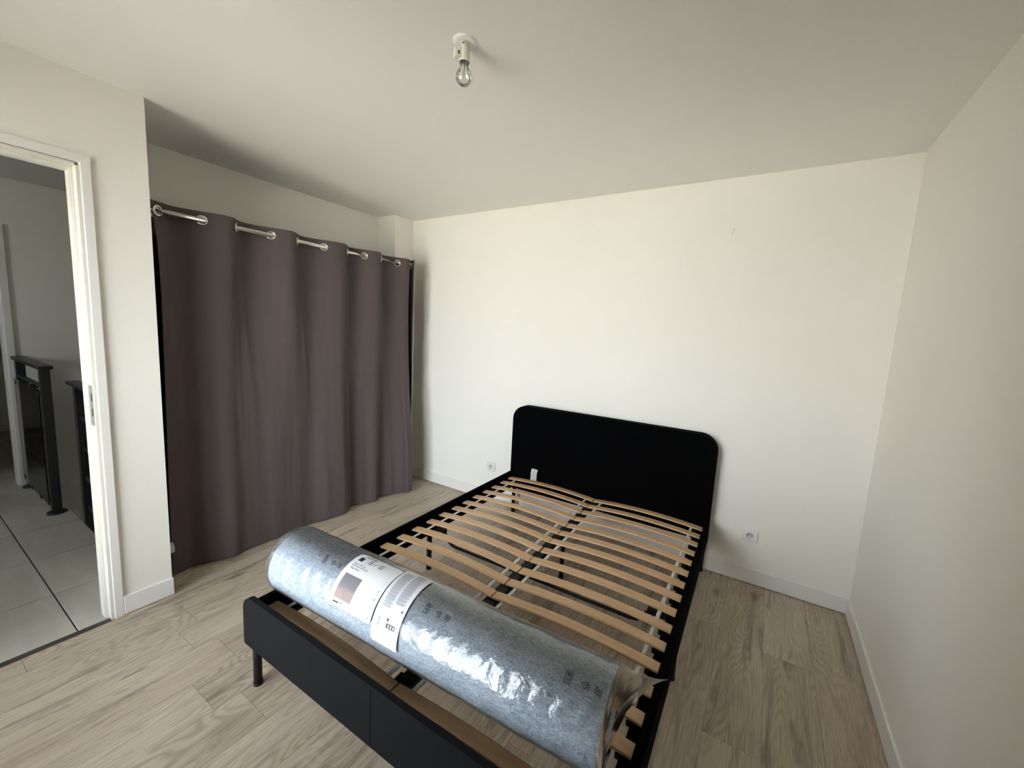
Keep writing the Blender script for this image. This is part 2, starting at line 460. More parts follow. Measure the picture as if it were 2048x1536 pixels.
# landing walls
b = B(); FZ = 2.10; FY1 = -2.262; FY0 = -3.09
b.box(-5.89, -5.79, FY1, .6, -2.7, H); b.box(-5.89, -5.79, -4.6, FY0, 0, H); b.box(-5.89, -5.79, FY0, FY1, FZ, H)
struct(b.make('wall_landing', M['wall']))
struct(box('wall_far_room', -8.35, -8.25, -4.6, .6, 0, H, M['wall']))
struct(box('wall_stair_side', -8.3, XA-.1, .5, .6, -2.7, H, M['wall']))
struct(box('wall_stair_below', -5.79, XA-.1, SE-.1, SE-.012, -2.7, -.2, M['wall']))
struct(box('wall_stair_right', XA-.16, XA-.1, SE, .6, -2.7, H, M['wall']))
struct(box('floor_below', -5.79, XA-.1, SE-.1, .5, -2.8, -2.7, M['tile']))
struct(box('ceiling', -8.35, XA-.1, -4.6, .6, H, H+.1, M['landing_ceil_dimmed']))
struct(box('ceiling', XA-.1, XL-T, -4.6, YD-.05, H, H+.1, M['landing_ceil_dimmed']))
b = B(); b.box(-8.35, HX0, HY-.1, HY, 0, H); b.box(HX1, XL-T, HY-.1, HY, 0, H); b.box(HX0, HX1, HY-.1, HY, 0, HZ0); b.box(HX0, HX1, HY-.1, HY, HZ1, H)  # front wall, with the unseen opening added to light the landing
struct(b.make('wall_landing_front', M['wall']))
struct(box('wall_landing_right', XL-T, XL-T+.05, HY, YF-.15, 0, H, M['wall']))
# ground outside
struct(box('ground', -40, 40, -60, -4.0, -3.2, -3.0, M['ground']))

# baseboards
def baseboard(name, pts, h=.099, t=.012):
    """run of skirting: list of (x0,x1,y0,y1)"""
    b = B()
    for (x0, x1, y0, y1) in pts:
        b.box(x0, x1, y0, y1, .0035, h, .003, 2)
    return struct(b.make(name, M['trimw']))
baseboard('baseboard_back', [(-3.546, 0, -.012, 0)])
baseboard('baseboard_right', [(-.012, 0, YF, -.012)])
baseboard('baseboard_left', [(XL, XL+.012, -2.297, YD+.004)])
baseboard('baseboard_left_front', [(XL, XL+.012, YF, DY0-.04)])
baseboard('baseboard_front', [(XL+.012, -.012, YF, YF+.012)])

# door frame 1 (bedroom side of the doorway, no leaf in view)
CZ = 2.166
d1 = struct(empty('door_1', (XL, -2.34, 0)))
def dpart(name, x0, x1, y0, y1, z0, z1, mat, bev=.0015, par=None):
    o = box(name, x0, x1, y0, y1, z0, z1, mat, None, bev, 2); o.parent = par or d1; o.matrix_parent_inverse = (par or d1).matrix_world.inverted() if False else Matrix.Translation(-(par or d1).location); return o
def mitred(name, yi, yo, zi, zo, side, mat, par, x0, x1):
    """vertical casing strip mitred at the top; side=+1 right"""
    b = B(); V = [(yi, 0.0), (yo, 0.0), (yo, zo), (yi, zi)]
    a = [b.bm.verts.new((x0, p[0], p[1])) for p in V]; c = [b.bm.verts.new((x1, p[0], p[1])) for p in V]
    b.bm.faces.new(a); b.bm.faces.new(c[::-1])
    for i in range(4): b.bm.faces.new((a[i], c[i], c[(i+1) % 4], a[(i+1) % 4]))
    bmesh.ops.bevel(b.bm, geom=list(b.bm.edges), offset=.0012, segments=1, affect='EDGES')
    o = b.make(name, mat); o.parent = par; o.matrix_parent_inverse = Matrix.Translation(-par.location); return o
mitred('casing', -2.331, -2.298, 2.133, CZ, 1, M['trimw'], d1, XL, XL+.011)
mitred('casing', DY0+.0, DY0-.033, 2.133, CZ, 1, M['trimw'], d1, XL, XL+.011)
b = B(); V = [(-2.331, 2.133), (-2.298, CZ), (DY0-.033, CZ), (DY0, 2.133)]
a = [b.bm.verts.new((XL, p[0], p[1])) for p in V]; c = [b.bm.verts.new((XL+.011, p[0], p[1])) for p in V]
b.bm.faces.new(a); b.bm.faces.new(c[::-1])
for i in range(4): b.bm.faces.new((a[i], c[i], c[(i+1) % 4], a[(i+1) % 4]))
o = b.make('casing', M['trimw']); o.parent = d1; o.matrix_parent_inverse = Matrix.Translation(-d1.location)
# jamb boards with a rebate (two steps) on right, left and head
for nm, y0, y1 in (('jamb', -2.345, -2.335), ('jamb', DY0, DY0+.01)):
    dpart(nm, XL-T+.002, XL+.002, y0, y1, 0, 2.118 if nm else 2, M['frame'])
dpart('jamb', XL-T+.002, XL+.002, DY0+.01, -2.345, 2.116, 2.128, M['frame'])
for y0, y1 in ((-2.358, -2.345), (DY0+.01, DY0+.023)):
    dpart('door_stop', XL-T+.004, XL-.042, y0, y1, 0, 2.106, M['frame'])
dpart('door_stop', XL-T+.004, XL-.042, DY0+.01, -2.345, 2.103, 2.116, M['frame'])
dpart('seal', XL-.042, XL-.036, -2.353, -2.345, 0, 2.106, M['frame'], 0)
o = dpart('strike_plate', XL-.036, XL-.006, -2.3468, -2.3448, .975, 1.165, M['steel'], .0005); o['label'] = 'steel strike plate'
dpart('latch_hole', XL-.028, XL-.014, -2.3475, -2.3448, 1.09, 1.125, M['socketdark'], 0, None)
dpart('latch_hole', XL-.028, XL-.014, -2.3475, -2.3448, 1.02, 1.055, M['socketdark'], 0, None)
# door frame 2 on the far landing wall
d2 = struct(empty('door_2', (-5.79, FY1, 0)))
def d2p(nm, *a): return dpart(nm, *a, par=d2)
d2p('casing', -5.79, -5.775, FY1-.002, FY1+.042, 0, FZ+.04, M['trimw'])
d2p('casing', -5.79, -5.775, FY0-.04, FY0, 0, FZ+.04, M['trimw'])
d2p('casing', -5.79, -5.775, FY0, FY1-.002, FZ, FZ+.04, M['trimw'])
d2p('jamb', -5.89, -5.785, FY1-.016, FY1, 0, FZ, M['trimw'])
d2p('jamb', -5.89, -5.785, FY0, FY0+.014, 0, FZ, M['trimw'])

# window 1 (behind the camera, the source of daylight)
w1 = struct(empty('window_1', ((WX0+WX1)/2, YF-.08, WZ0)))
def wpart(nm, x0, x1, y0, y1, z0, z1, mat, bev=.004):
    o = box(nm, x0, x1, y0, y1, z0, z1, mat, None, bev, 2); o.parent = w1; o.matrix_parent_inverse = Matrix.Translation(-w1.location); return o
b = B()
for q in ((WX0, WX0+.05, WZ0, WZ1), (WX1-.05, WX1, WZ0, WZ1), (WX0+.05, WX1-.05, WZ0, WZ0+.05), (WX0+.05, WX1-.05, WZ1-.05, WZ1), ((WX0+WX1)/2-.035, (WX0+WX1)/2+.035, WZ0+.05, WZ1-.05)):
    b.box(q[0], q[1], YF-.11, YF-.05, q[2], q[3], .004, 2)
o = b.make('window_frame', M['plastic']); o.parent = w1; o.matrix_parent_inverse = Matrix.Translation(-w1.location)
wm = (WX0+WX1)/2
wpart('pane', WX0+.045, wm-.03, YF-.082, YF-.078, WZ0+.045, WZ1-.045, M['winglass'], 0)
wpart('pane', wm+.03, WX1-.045, YF-.082, YF-.078, WZ0+.045, WZ1-.045, M['winglass'], 0)
wpart('window_sill', WX0-.03, WX1+.03, YF-.05, YF+.03, WZ0-.025, WZ0, M['trimw'])
wpart('handle', wm-.012, wm+.012, YF-.05, YF-.02, 1.45, 1.58, M['plastic'], .003)

# small scuff on the back wall
b = B(); b.grid([[(-.826, -.0006, 2.170), (-.822, -.0006, 2.169)], [(-.816, -.0006, 2.186), (-.812, -.0006, 2.185)], [(-.811, -.0006, 2.205), (-.808, -.0006, 2.204)]])
o = b.make('scuff_mark', plain('wall_scuff', (.56, .53, .47), .8)); o.parent = bpy.data.objects['wall_back']

# ------------------------------------------------------------------ wardrobe behind the curtain
WT = 2.082; WF = -3.263
wr = empty('open_wardrobe', (XA+.02, -.25, 0)); WY0, WY1 = YD+.004, -.236
thing(wr, 'dark brown board wardrobe without doors, hidden behind the taupe curtain', 'wardrobe')
def wpc(nm, x0, x1, y0, y1, z0, z1, mat=None, parent=wr):
    bb = B(); bb.box(x0, x1, y0, y1, z0, z1, .0008, 1)
    for f in bb.bm.faces:
        f.material_index = 1 if f.calc_center_median().x > x1-.0015 and nm == 'side_panel' else 0
    o = bb.make(nm, [M['boardface'], M['boardedge']]); o.parent = parent; o.matrix_parent_inverse = Matrix.Translation(-parent.location); return o
o = wpc('side_panel', XA+.005, WF, -.254, WY1, 0, WT); 
wpc('side_panel', XA+.005, WF, WY0, WY0+.018, 0, WT)
wpc('back_panel', XA+.001, XA+.006, WY0+.018, -.254, .02, WT)
wpc('shelf', XA+.006, WF-.10, WY0+.018, -.254, 1.90, 1.918)  # unseen top shelf, added to keep light out of the wardrobe
wpc('shelf', XA+.006, WF-.10, WY0+.018, -.254, .08, .098)
wpc('divider_panel', XA+.006, WF-.12, -1.19, -1.172, .098, 1.90)

# curtain rod
RX, RZ, RR = -3.31, 2.035, .0135
b = B(); b.cyl((RX, WY0+.018, RZ), (RX, -.254, RZ), RR, n=24)
rod = b.make('curtain_rod', M['chrome']); thing(rod, 'straight chrome curtain rod threaded through the taupe curtain above the wardrobe opening', 'curtain rod')
b = B(); b.cyl((RX, -.258, RZ), (RX, -.254, RZ), .026, n=24); b.cyl((RX, -.262, RZ), (RX, -.258, RZ), .019, n=24)
o = b.make('end_flange', M['chrome'], rod)
b = B(); b.cyl((RX, WY0+.022, RZ), (RX, WY0+.018, RZ), .026, n=24); b.make('end_flange', M['chrome'], rod)

# curtain with eyelets
rings_y = [-2.008, -1.822, -1.644, -1.446, -1.274, -1.083, -.889, -.738, -.575, -.402]
YL, YR = -2.034, -.300
def lobe(y):
    """+1 towards the room, -1 behind the rod; zero at the eyelets"""
    k = rings_y
    if y < k[0]: return .35*sin(pi*(k[0]-y)/.10)
    for i in range(len(k)-1):
        if k[i] <= y <= k[i+1]:
            s_ = -1 if i % 2 == 0 else 1
            return s_*sin(pi*(y-k[i])/(k[i+1]-k[i]))
    return sin(pi*.5*min(1, (y-k[-1])/.08))
hem = [(-2.04, -3.325), (-1.99, -3.335), (-1.922, -3.346), (-1.85, -3.311), (-1.757, -3.262), (-1.665, -3.289), (-1.536, -3.290), (-1.469, -3.282),
       (-1.33, -3.292), (-1.206, -3.302), (-1.094, -3.264), (-.983, -3.250), (-.90, -3.29), (-.821, -3.339), (-.75, -3.291), (-.674, -3.255), (-.573, -3.305), (-.484, -3.259), (-.40, -3.205), (-.361, -3.185), (-.30, -3.178)]
def interp(tab, y):
    if y <= tab[0][0]: return tab[0][1]
    for (a, va), (c, vc) in zip(tab, tab[1:]):
        if y <= c:
            t = (y-a)/(c-a); t = t*t*(3-2*t); return va+(vc-va)*t
    return tab[-1][1]
NU, NV = 460, 90
zs = []
for j in range(NV+1):
    t = j/NV
    zs.append(2.083 - (0.11*(t/.28) if t < .28 else .11 + (t-.28)/.72*(2.083-.11-.012)))
def cpos(y, z):
    t = (2.083-z)/2.07                       # 0 top .. 1 bottom
    A = .040
    top = RX + A*lobe(y)*(1.0)
    w = max(0, 1-t/.62); w = w*w*(3-2*w)
    midf = lobe(y)*A*(.30 if y < -1.25 else .75 if y > -1.0 else .30+.45*(y+1.25)/.25)   # folds persist down the cloth
    low = interp(hem, y)
    wl = min(1, max(0, (t-.15)/.85)); wl = wl*wl*(3-2*wl)
    x = top*w + (1-w)*(RX+midf)
    x = x*(1-wl) + wl*low
    x += .010*sin(y*9+2.3*t)*sin(pi*min(1, t*1.2))*.6
    x += .0045*noise.noise((y*7, z*1.1, 3.1))*min(1, t*4) + .0016*noise.noise((y*30, z*2.5, 9.0))*min(1, t*5)
    # diagonal drag lines pulling from the eyelets
    for ry in (-1.63, -1.27, -.88):
        s_ = (y-ry) - .10*t
        x += .006*math.exp(-(s_/.022)**2)*max(0, 1-abs(t-.35)/.35)
    dy = .55*(x-RX)*(1-.3*wl)*(1 if y < -.42 else max(0, (-.30-y)/.12))
    yy = y + dy
    # side edges: left leans slightly, right edge flares at the floor
    e = max(0, 1-(y-YL)/.05); yy += e*(.004*t-.034*math.exp(-t*22))
    return Vector((x, yy, z))
P = [[cpos(YL+(YR-YL)*i/NU, zs[j]) for i in range(NU+1)] for j in range(NV+1)]
centers = [cpos(y, RZ) for y in rings_y]
def skip(j, i):
    p = (P[j][i]+P[j+1][i+1])/2
    return any((p-c).length < .0215 for c in centers)
b = B(); b.grid(P, skip=skip)
cur = b.make('curtain', M['curtain'], normals=False)
sol = cur.modifiers.new('thickness', 'SOLIDIFY'); sol.thickness = .0014; sol.offset = 0
thing(cur, 'long plain taupe eyelet curtain hanging from a chrome rod down to the floor', 'curtain')
# hem welt at the top and bottom
for nm, rows in (('bottom_hem', (NV-3, NV)),):
    b = B()
    b.grid([[P[j][i]+Vector((.0016, -.0009, 0)) for i in range(0, NU+1, 2)] for j in range(rows[0], rows[1]+1)])
    o = b.make(nm, M['curtain'], cur, normals=False)
for k, y in enumerate(rings_y):
    c = centers[k]; a1 = cpos(y-.012, RZ); a2 = cpos(y+.012, RZ); tg = (a2-a1).normalized()
    nrm = tg.cross(Vector((0, 0, 1))).normalized()
    b = B(); n = 28; prof = [(.0195, -.0030), (.0195, .0030), (.0225, .0052), (.0262, .0040), (.0278, .0010), (.0278, -.0010), (.0262, -.0040), (.0225, -.0052), (.0195, -.0030)]
    Pg = []
    for (r, h) in prof:
        Pg.append([c + (tg*cos(2*pi*i/n)+Vector((0, 0, 1))*sin(2*pi*i/n))*r + nrm*h for i in range(n)])
    b.grid(Pg, closed_u=True); o = b.make('eyelet', M['chrome'], cur)
# white care tag on the left edge, near the floor
b = B(); yt = P[NV//2][0].y
q = cpos(YL, .18)
b.grid([[Vector((q.x+.002, q.y-.012, .205)), Vector((q.x+.004, q.y+.006, .212))], [Vector((q.x+.012, q.y-.012, .17)), Vector((q.x+.012, q.y+.012, .178))], [Vector((q.x+.004, q.y-.006, .145)), Vector((q.x+.004, q.y+.012, .148))]])
o = b.make('care_tag', M['paper'], cur); o['label'] = 'small white care tag'

# ------------------------------------------------------------------ bed
BO = Vector((-1.505, 0, 0)); BR = .0165
bed = empty('bed_frame', BO, BR)
thing(bed, 'black fabric double bed frame with rounded headboard and thin black legs', 'bed')
def rrect(x0, x1, z0, z1, r, rb=.01, n=12):
    o_ = []
    for cx, cz, rr, a0 in ((x1-r, z1-r, r, 0), (x0+r, z1-r, r, 90), (x0+rb, z0+rb, rb, 180), (x1-rb, z0+rb, rb, 270)):
        for i in range(n+1):
            a = radians(a0+90*i/n); o_.append((cx+rr*cos(a), cz+rr*sin(a)))
    return o_
b = B(); b.prism(rrect(-.752, .752, .225, .922, .112), -.090, -.018, .014); b.make('headboard', M['blackfab'], bed)
b = B(); b.prism(rrect(-.758, .758, .197, .411, .062, .012), -2.147, -2.126, .007); fb = b.make('footboard', M['footfab'], bed)
b = B(); b.box(-.0018, .0018, -2.1476, -2.146, .20, .400, .0006, 1); b.make('seam', M['blackfab'], fb)
for s_ in (-1, 1):
    b = B()
    x0, x1 = sorted((s_*.730, s_*.757))
    b.box(x0, x1, -2.128, -.088, .235, .364, .006, 3)
    x0, x1 = sorted((s_*.688, s_*.731))
    b.box(x0, x1, -2.10, -.09, .255, .312, .003, 2)
    b.make('side_rail', M['blackfab'], bed)
b = B(); b.box(-.027, .027, -2.126, -.09, .262, .318, .004, 2); b.make('centre_beam', M['blackmetal'], bed)
b = B(); b.box(-.034, .034, -2.126, -1.985, .255, .3215, .002, 2); b.box(-.012, .012, -2.006, -1.998, .32, .338, .001, 1); b.make('beam_bracket', M['blackmetal'], bed)
for s_ in (-1, 1):
    hm = None
    for k in range(17):
        if hm is None:
            b = B(); b.box(-.008, .008, -.024, .024, -.009, .009, .002, 1); o = b.make('slat_holder', M['blackmetal'], bed); hm = o.data
        else:
            o = bpy.data.objects.new('slat_holder', hm); COL.objects.link(o); o.parent = bed
        o.location = (s_*.682, -.147-.119*k, .3050)
def leg(x, y, h=.245, r=.0160):
    b = B(); b.cyl((x, y, .006), (x, y, h), r, n=20); l = b.make('leg', M['blackmetal'], bed)
    b = B(); b.cyl((x, y, 0), (x, y, .012), r+.0015, n=20); b.make('foot_cap', M['blackmetal'], l)
for x in (-.727, .727):
    leg(x, -.055); leg(x, -1.085); leg(x, -2.113)
leg(0.005, -.690, .27, .013); leg(0.0, -1.42, .27, .013)
b = B()
pts = [(-.70, -1.085, .290), (-.655, -1.085, .292), (-.625, -1.085, .287), (-.595, -1.085, .265), (-.575, -1.085, .235), (-.555, -1.085, .217), (-.52, -1.085, .210)]
pts = pts + [(-x, y, z) for x, y, z in pts[::-1]]
b.tube(pts, .0085, 10)
b.box(-.705, -.60, -1.10, -1.07, .272, .300, .002, 1); b.box(.60, .705, -1.10, -1.07, .272, .300, .002, 1)
b.make('cross_bar', M['blackmetal'], bed)
# white care tag on the headboard front
b = B()
rows = []
for i in range(9):
    t = i/8; z = .428-.10*t; yv = -.0925-.003*sin(t*3.1*2)-.004*t; xo = -.008*sin(t*2.2)
    rows.append([Vector((-.551+xo, yv, z)), Vector((-.523+xo, yv-.001, z)), Vector((-.497+xo, yv, z-.001))])
b.grid(rows); o = b.make('care_tag', M['webbing'], bed); o['label'] = 'white printed care tag sewn to headboard'
b = B()
for i in range(7): b.box(-.548, -.505+random.uniform(-.006, .003), -.0995, -.0990, .405-.009*i, .4065-.009*i)
b.make('print', M['lightink'], o)

# two roll-out slatted bases lying on the rails
def slat_mesh(k):
    b = B(); n = 12; L0, L1 = .0035, .722; w = .0265; th = .0085
    top = []; rows = []
    for i in range(n+1):
        t = i/n; x = L0+(L1-L0)*t; z = .0195*sin(pi*t)**.9
        r = [Vector((x, -w, z)), Vector((x, -w+.002, z+.0042)), Vector((x, -w*.86, z+.0048)), Vector((x, w*.86, z+.0048)), Vector((x, w-.002, z+.0042)), Vector((x, w, z)),
             Vector((x, w-.001, z-.0038)), Vector((x, -w+.001, z-.0038))]
        rows.append(r)
    V = b.grid(rows, closed_u=True, smooth=False)
    b.bm.faces.new(V[0]); b.bm.faces.new(V[-1][::-1])
    bmesh.ops.recalc_face_normals(b.bm, faces=b.bm.faces)
    me = bpy.data.meshes.new('slat'); b.bm.to_mesh(me); b.bm.free(); me.materials.append(M['beech']); return me
sm = slat_mesh(0)
ZS = .3235
def slatz(x): 
    t = (abs(x)-.0035)/(.722-.0035); return ZS+.0195*sin(pi*min(1, max(0, t)))**.9
for s_, lab in ((-1, 'roll-out slatted base of arched beech slats on the curtain side of bed'), (1, 'roll-out slatted base of arched beech slats on the right-wall side of bed')):
    base = empty('slatted_base', BO, BR); thing(base, lab, 'slatted base', 'roll-out slatted bases on the bed frame')
    rr = random.Random(11+s_)
    for k in range(17):
        o = bpy.data.objects.new('slat', sm); COL.objects.link(o); o.parent = base
        o.location = (rr.uniform(-.0015, .0015), -.147-.119*k+rr.uniform(-.0012, .0012), ZS+rr.uniform(-.0008, .0008))
        o.rotation_euler = (0, 0, (pi if s_ < 0 else 0)+rr.uniform(-.0015, .0015))
    for xs_ in (.058, .657):
        b = B(); P_ = []
        zz = slatz(xs_)-.0048
        for k in range(35):
            y = -.098-.0585*k
            P_.append([Vector((s_*xs_-.0085, y, zz)), Vector((s_*xs_+.0085, y, zz))])
        b.grid(P_); o = b.make('strap', M['webbing'], base)
        md = o.modifiers.new('thickness', 'SOLIDIFY'); md.thickness = .0012; md.offset = -1

# ------------------------------------------------------------------ rolled mattress pad in plastic
RO = Vector((-1.6, -1.931, .4845)); RA = .045
roll = empty('rolled_mattress_pad', RO, RA)
thing(roll, 'rolled blue-grey felt mattress pad in clear plastic film lying across the slats', 'mattress pad')
RF, RP = .1315, .1360
S0, S1 = -.585, .800
# angle a: 0 = towards foot (-y), 90 = up
def cp(s_, adeg, r):
    a = radians(adeg); return Vector((s_, -r*cos(a), r*sin(a)))
# felt body
b = B(); rows = []
NS, NA = 150, 96
def felt_r(s_, a):
    p = Vector((s_*3.0, cos(a)*.5, sin(a)*.5))
    r = RF + .0016*noise.noise(p*2.2) + .0006*noise.noise(p*9)
    e = min(1, (s_-S0)/.02, (S1-s_)/.03); e = max(0, e)
    return r*(.93+.07*math.sqrt(max(0, 1-(1-e)**2)))
for j in range(NS+1):
    s_ = S0+(S1-S0)*j/NS
    if j == 0: s_ = S0
    rows.append([Vector((s_, -felt_r(s_, 2*pi*i/NA)*cos(2*pi*i/NA), felt_r(s_, 2*pi*i/NA)*sin(2*pi*i/NA))) for i in range(NA)])
b.grid(rows, closed_u=True)
# spiral ends
for end, sg in ((S0, 1), (S1, -1)):
    cap = []
    for q in range(0, 46):
        rr = RF*.93*(1-q/46)
        ring = []
        for i in range(NA):
            a = 2*pi*i/NA
            ph = (rr/.026 + sg*a/(2*pi))
            dep = .006*abs(sin(pi*ph))**.6 - .006
            ring.append(Vector((end - sg*dep*0 + sg*(-dep)*1.0, -rr*cos(a), rr*sin(a))))
        cap.append(ring)
    V = b.grid(cap, closed_u=True)
bmesh.ops.remove_doubles(b.bm, verts=b.bm.verts, dist=.0004)
fr_ = b.make('felt_roll', M['felt'], roll)
# clear film shell
def film_r(s_, a):
    p = Vector((s_, cos(a)*.14, sin(a)*.14))
    r = RP + .0016*noise.noise(p*14) + .0011*abs(noise.noise(p*34+Vector((5, 0, 0)))) 
    zig = (.0016 if s_ < -.15 else .0006 if s_ > .1 else .0016-.004*(s_+.15))*sin(s_*108+2.6*sin(a*3.1)+3*noise.noise((s_*4, 0, 0)))*max(0, 1-abs((a-.66)/.75))
    r += zig
    if s_ < S0+.0: r -= .014*((S0-s_)/.03)**1.5
    return r
b = B(); rows = []
NS2, NA2 = 330, 150
E0 = -.617
for j in range(NS2+1):
    s_ = E0+(S1-E0)*j/NS2
    rows.append([Vector((s_, -film_r(s_, 2*pi*i/NA2)*cos(2*pi*i/NA2), max(-.136, film_r(s_, 2*pi*i/NA2)*sin(2*pi*i/NA2)))) for i in range(NA2)])
b.grid(rows, closed_u=True)
fm = b.make('plastic_wrap', M['film'], roll); fm['label'] = 'clear plastic film with printed recycling symbols'
# gathered film end, left
b = B(); rows = []
for q in range(14):
    t = q/13
    ring = []
    for i in range(NA2):
        a = 2*pi*i/NA2
        rr = film_r(E0, a)*(1-t)**1.0 + .001
        ss = E0 + .012*t + .006*sin(a*17+t*4)*t*(1-t)*2 + .003*noise.noise((cos(a)*5, sin(a)*5, t*4))
        ring.append(Vector((ss, -rr*cos(a), max(-.136, rr*sin(a)))))
    rows.append(ring)
b.grid(rows, closed_u=True); b.make('film_end', M['filmend'], fm)
# flattened bag end, right: loft from the ring to a seal line running from A (back) to Bp (front)
inv = Matrix.Translation(RO) @ Matrix.Rotation(RA, 4, 'Z'); inv = inv.inverted()
A_ = inv @ Vector((-.712, -1.575, .405)); B_ = inv @ Vector((-.745, -2.075, .372))
b = B(); rows = []
NB = 26
for q in range(NB+1):
    t = q/NB; row = []
    for i in range(NA2):
        a = 2*pi*i/NA2
        r0 = film_r(S1, a); p0 = Vector((S1, -r0*cos(a), max(-.136, r0*sin(a))))
        u = (1-cos(pi-a))/2                   # 0 at back (a=180deg), 1 at front (a=0)
        sl = A_.lerp(B_, u)
        sag = sin(pi*u)
        sl = sl + Vector((-.075*sag**.8, 0, .045*sag))
        sl += Vector((0, 0, .0012*(1 if sin(a) > 0 else -1)))
        te = t
        p = p0.lerp(sl, te)
        p += Vector((.004*noise.noise((a*2.2, t*3, 1)), .006*noise.noise((a*2.6, t*2.5, 4)), .006*noise.noise((a*2.4, t*2.1, 8)))) * sin(pi*t)
        p.z = max(p.z, -.130)
        row.append(p)
    rows.append(row)
b.grid(rows, closed_u=True); fe = b.make('film_end', M['filmend'], fm); fe['label'] = 'loose milky end of the plastic bag with a pointed corner'
b = B(); b.tube([rows[-1][i]+Vector((.0, 0, 0)) for i in range(0, NA2//2+1, 3)], .0011, 5); b.make('sealed_edge', M['filmend'], fm)

# ---- flat print mapped on the cylinder: (s, angle)
RL = .1392
ARC = pi/180*RL                                  # metres per degree
def add_poly_strip(b, pts, w, r, closed=False):
    """stroke given as (s, angle-metres) 2-D polyline"""
    n = len(pts)
    for i in range(n if closed else n-1):
        p, q = Vector(pts[i]), Vector(pts[(i+1) % n]); d = (q-p)
        if d.length < 1e-6: continue
        dn = d.normalized(); p = p-dn*w*.4; q = q+dn*w*.4
        nn = Vector((-dn.y, dn.x))*w/2; k = max(1, int(d.length/.006))
        for j in range(k):
            a = p.lerp(q, j/k); c = p.lerp(q, (j+1)/k)
            vs = [cp(v.x, v.y/ARC, r) for v in (a-nn, a+nn, c+nn, c-nn)]
            b.bm.faces.new([b.bm.verts.new(v) for v in vs])
def add_rect(b, s0, s1, a0, a1, r):
    """rectangle in s and arc-metres"""
    k = max(1, int((a1-a0)/.006)+1)
    for j in range(k):
        q0 = a0+(a1-a0)*j/k; q1 = a0+(a1-a0)*(j+1)/k
        b.bm.faces.new([b.bm.verts.new(cp(s, a/ARC, r)) for s, a in ((s0, q0), (s1, q0), (s1, q1), (s0, q1))])
def add_text(b, txt, s0, a_base, width, height, r, bold=0.0):
    cu = bpy.data.curves.new('t', 'FONT'); cu.body = txt; cu.size = 1; cu.offset = bold; cu.resolution_u = 2
    ob = bpy.data.objects.new('t', cu); COL.objects.link(ob)
    dg = bpy.context.evaluated_depsgraph_get(); dg.update()
    me = bpy.data.meshes.new_from_object(ob.evaluated_get(dg))
    xs_ = [v.co.x for v in me.vertices]; ys_ = [v.co.y for v in me.vertices]
    x0, x1 = min(xs_), max(xs_); sc = width/(x1-x0); sy = height/.72
    vv = [b.bm.verts.new(cp(s0+(v.co.x-x0)*sc, (a_base+v.co.y*sy)/ARC, r)) for v in me.vertices]
    for p in me.polygons:
        try: b.bm.faces.new([vv[i] for i in p.vertices])
        except ValueError: pass
    bpy.data.objects.remove(ob); bpy.data.curves.remove(cu); bpy.data.meshes.remove(me)
def deg(a): return a*ARC
def patch(name, s0, s1, a0, a1, rc, r, mat, parent, skew=0.0, crn=(1, 1, 1, 1)):
    """rounded paper sheet, a0..a1 in degrees; crn = which corners are rounded (TL,TR,BR,BL)"""
    b = B(); A0, A1 = deg(a0), deg(a1); rows = []; n = 60
    uvs = []
    for j in range(n+1):
        a = A0+(A1-A0)*j/n
        dl = dr = 0
        for top, (cl, cr_) in ((True, (crn[0], crn[1])), (False, (crn[3], crn[2]))):
            d = (A1-a) if top else (a-A0)
            if d < rc:
                off = rc-math.sqrt(max(0, rc*rc-(rc-d)**2))
                if cl: dl = max(dl, off)
                if cr_: dr = max(dr, off)
        sk = skew*(j/n)
        rows.append([cp(s0+dl+sk+(s1-s0-dl-dr)*i/8, a/ARC, r) for i in range(9)])
    b.grid(rows)
    uv = b.bm.loops.layers.uv.new('UVMap')
    for f in b.bm.faces:
        for l in f.loops:
            v = l.vert.co; aa = math.degrees(math.atan2(v.z, -v.y)); l[uv].uv = ((v.x-s0)/(s1-s0), (aa-a0)/(a1-a0))
    return b.make(name, mat, parent)
lb1 = patch('product_label', -.198, .018, 13.0, 100.5, .016, RL, M['paper'], roll, 0, (1, 1, 1, 1)); lb1['label'] = 'white product label with a picture of the folded pad'
lb2 = patch('care_label', .026, .144, -4.5, 108.5, .007, RL, M['paper'], roll, -.006, (1, 0, 0, 1)); lb2['label'] = 'white care label densely printed in two columns'
r1 = RL+.0005
pic = patch('printed_picture', -.176, -.090, 24.0, 58.5, .0001, r1, M['photo'], lb1, 0, (0, 0, 0, 0))
b = B()
add_text(b, '\u00c5GOTNES', -.166, deg(94.2), .056, .0075, r1, .02)
add_rect(b, -.179, -.158, deg(82.4), deg(91.2), r1)
for s_a in (-.131, -.079):
    for k, aa in enumerate((90.2, 87.0, 83.9)): add_rect(b, s_a, s_a+.021, deg(aa), deg(aa)+.0028, r1)
add_poly_strip(b, [(-.103, deg(86.4)), (-.098, deg(84.8)), (-.090, deg(90.0))], .0018, r1)
add_text(b, '140 x 200 cm', -.179, deg(75.0), .060, .0055, r1, .01)
add_text(b, '(55 1/8 x 78 3/4")', -.180, deg(71.2), .080, .0055, r1, .01)
add_text(b, '7kg/15lbs', -.179, deg(66.8), .046, .0055, r1, .01)
add_rect(b, -.173, -.146, deg(17.4), deg(19.4), r1)
rnd = random.Random(5)
for i in range(9): add_rect(b, -.173+.0030*i, -.1713+.0030*i, deg(19.6), deg(19.6)+.0010+.0006*(i % 3), r1)
for k in range(4):
    for q in range(3): 
        if (k*3+q) % 4 != 1: add_rect(b, -.138+q*.0034, -.138+q*.0034+.0028, deg(18.2)+k*.0021, deg(18.2)+k*.0021+.0015, r1)
b.make('lettering', M['ink'], lb1)
b = B()
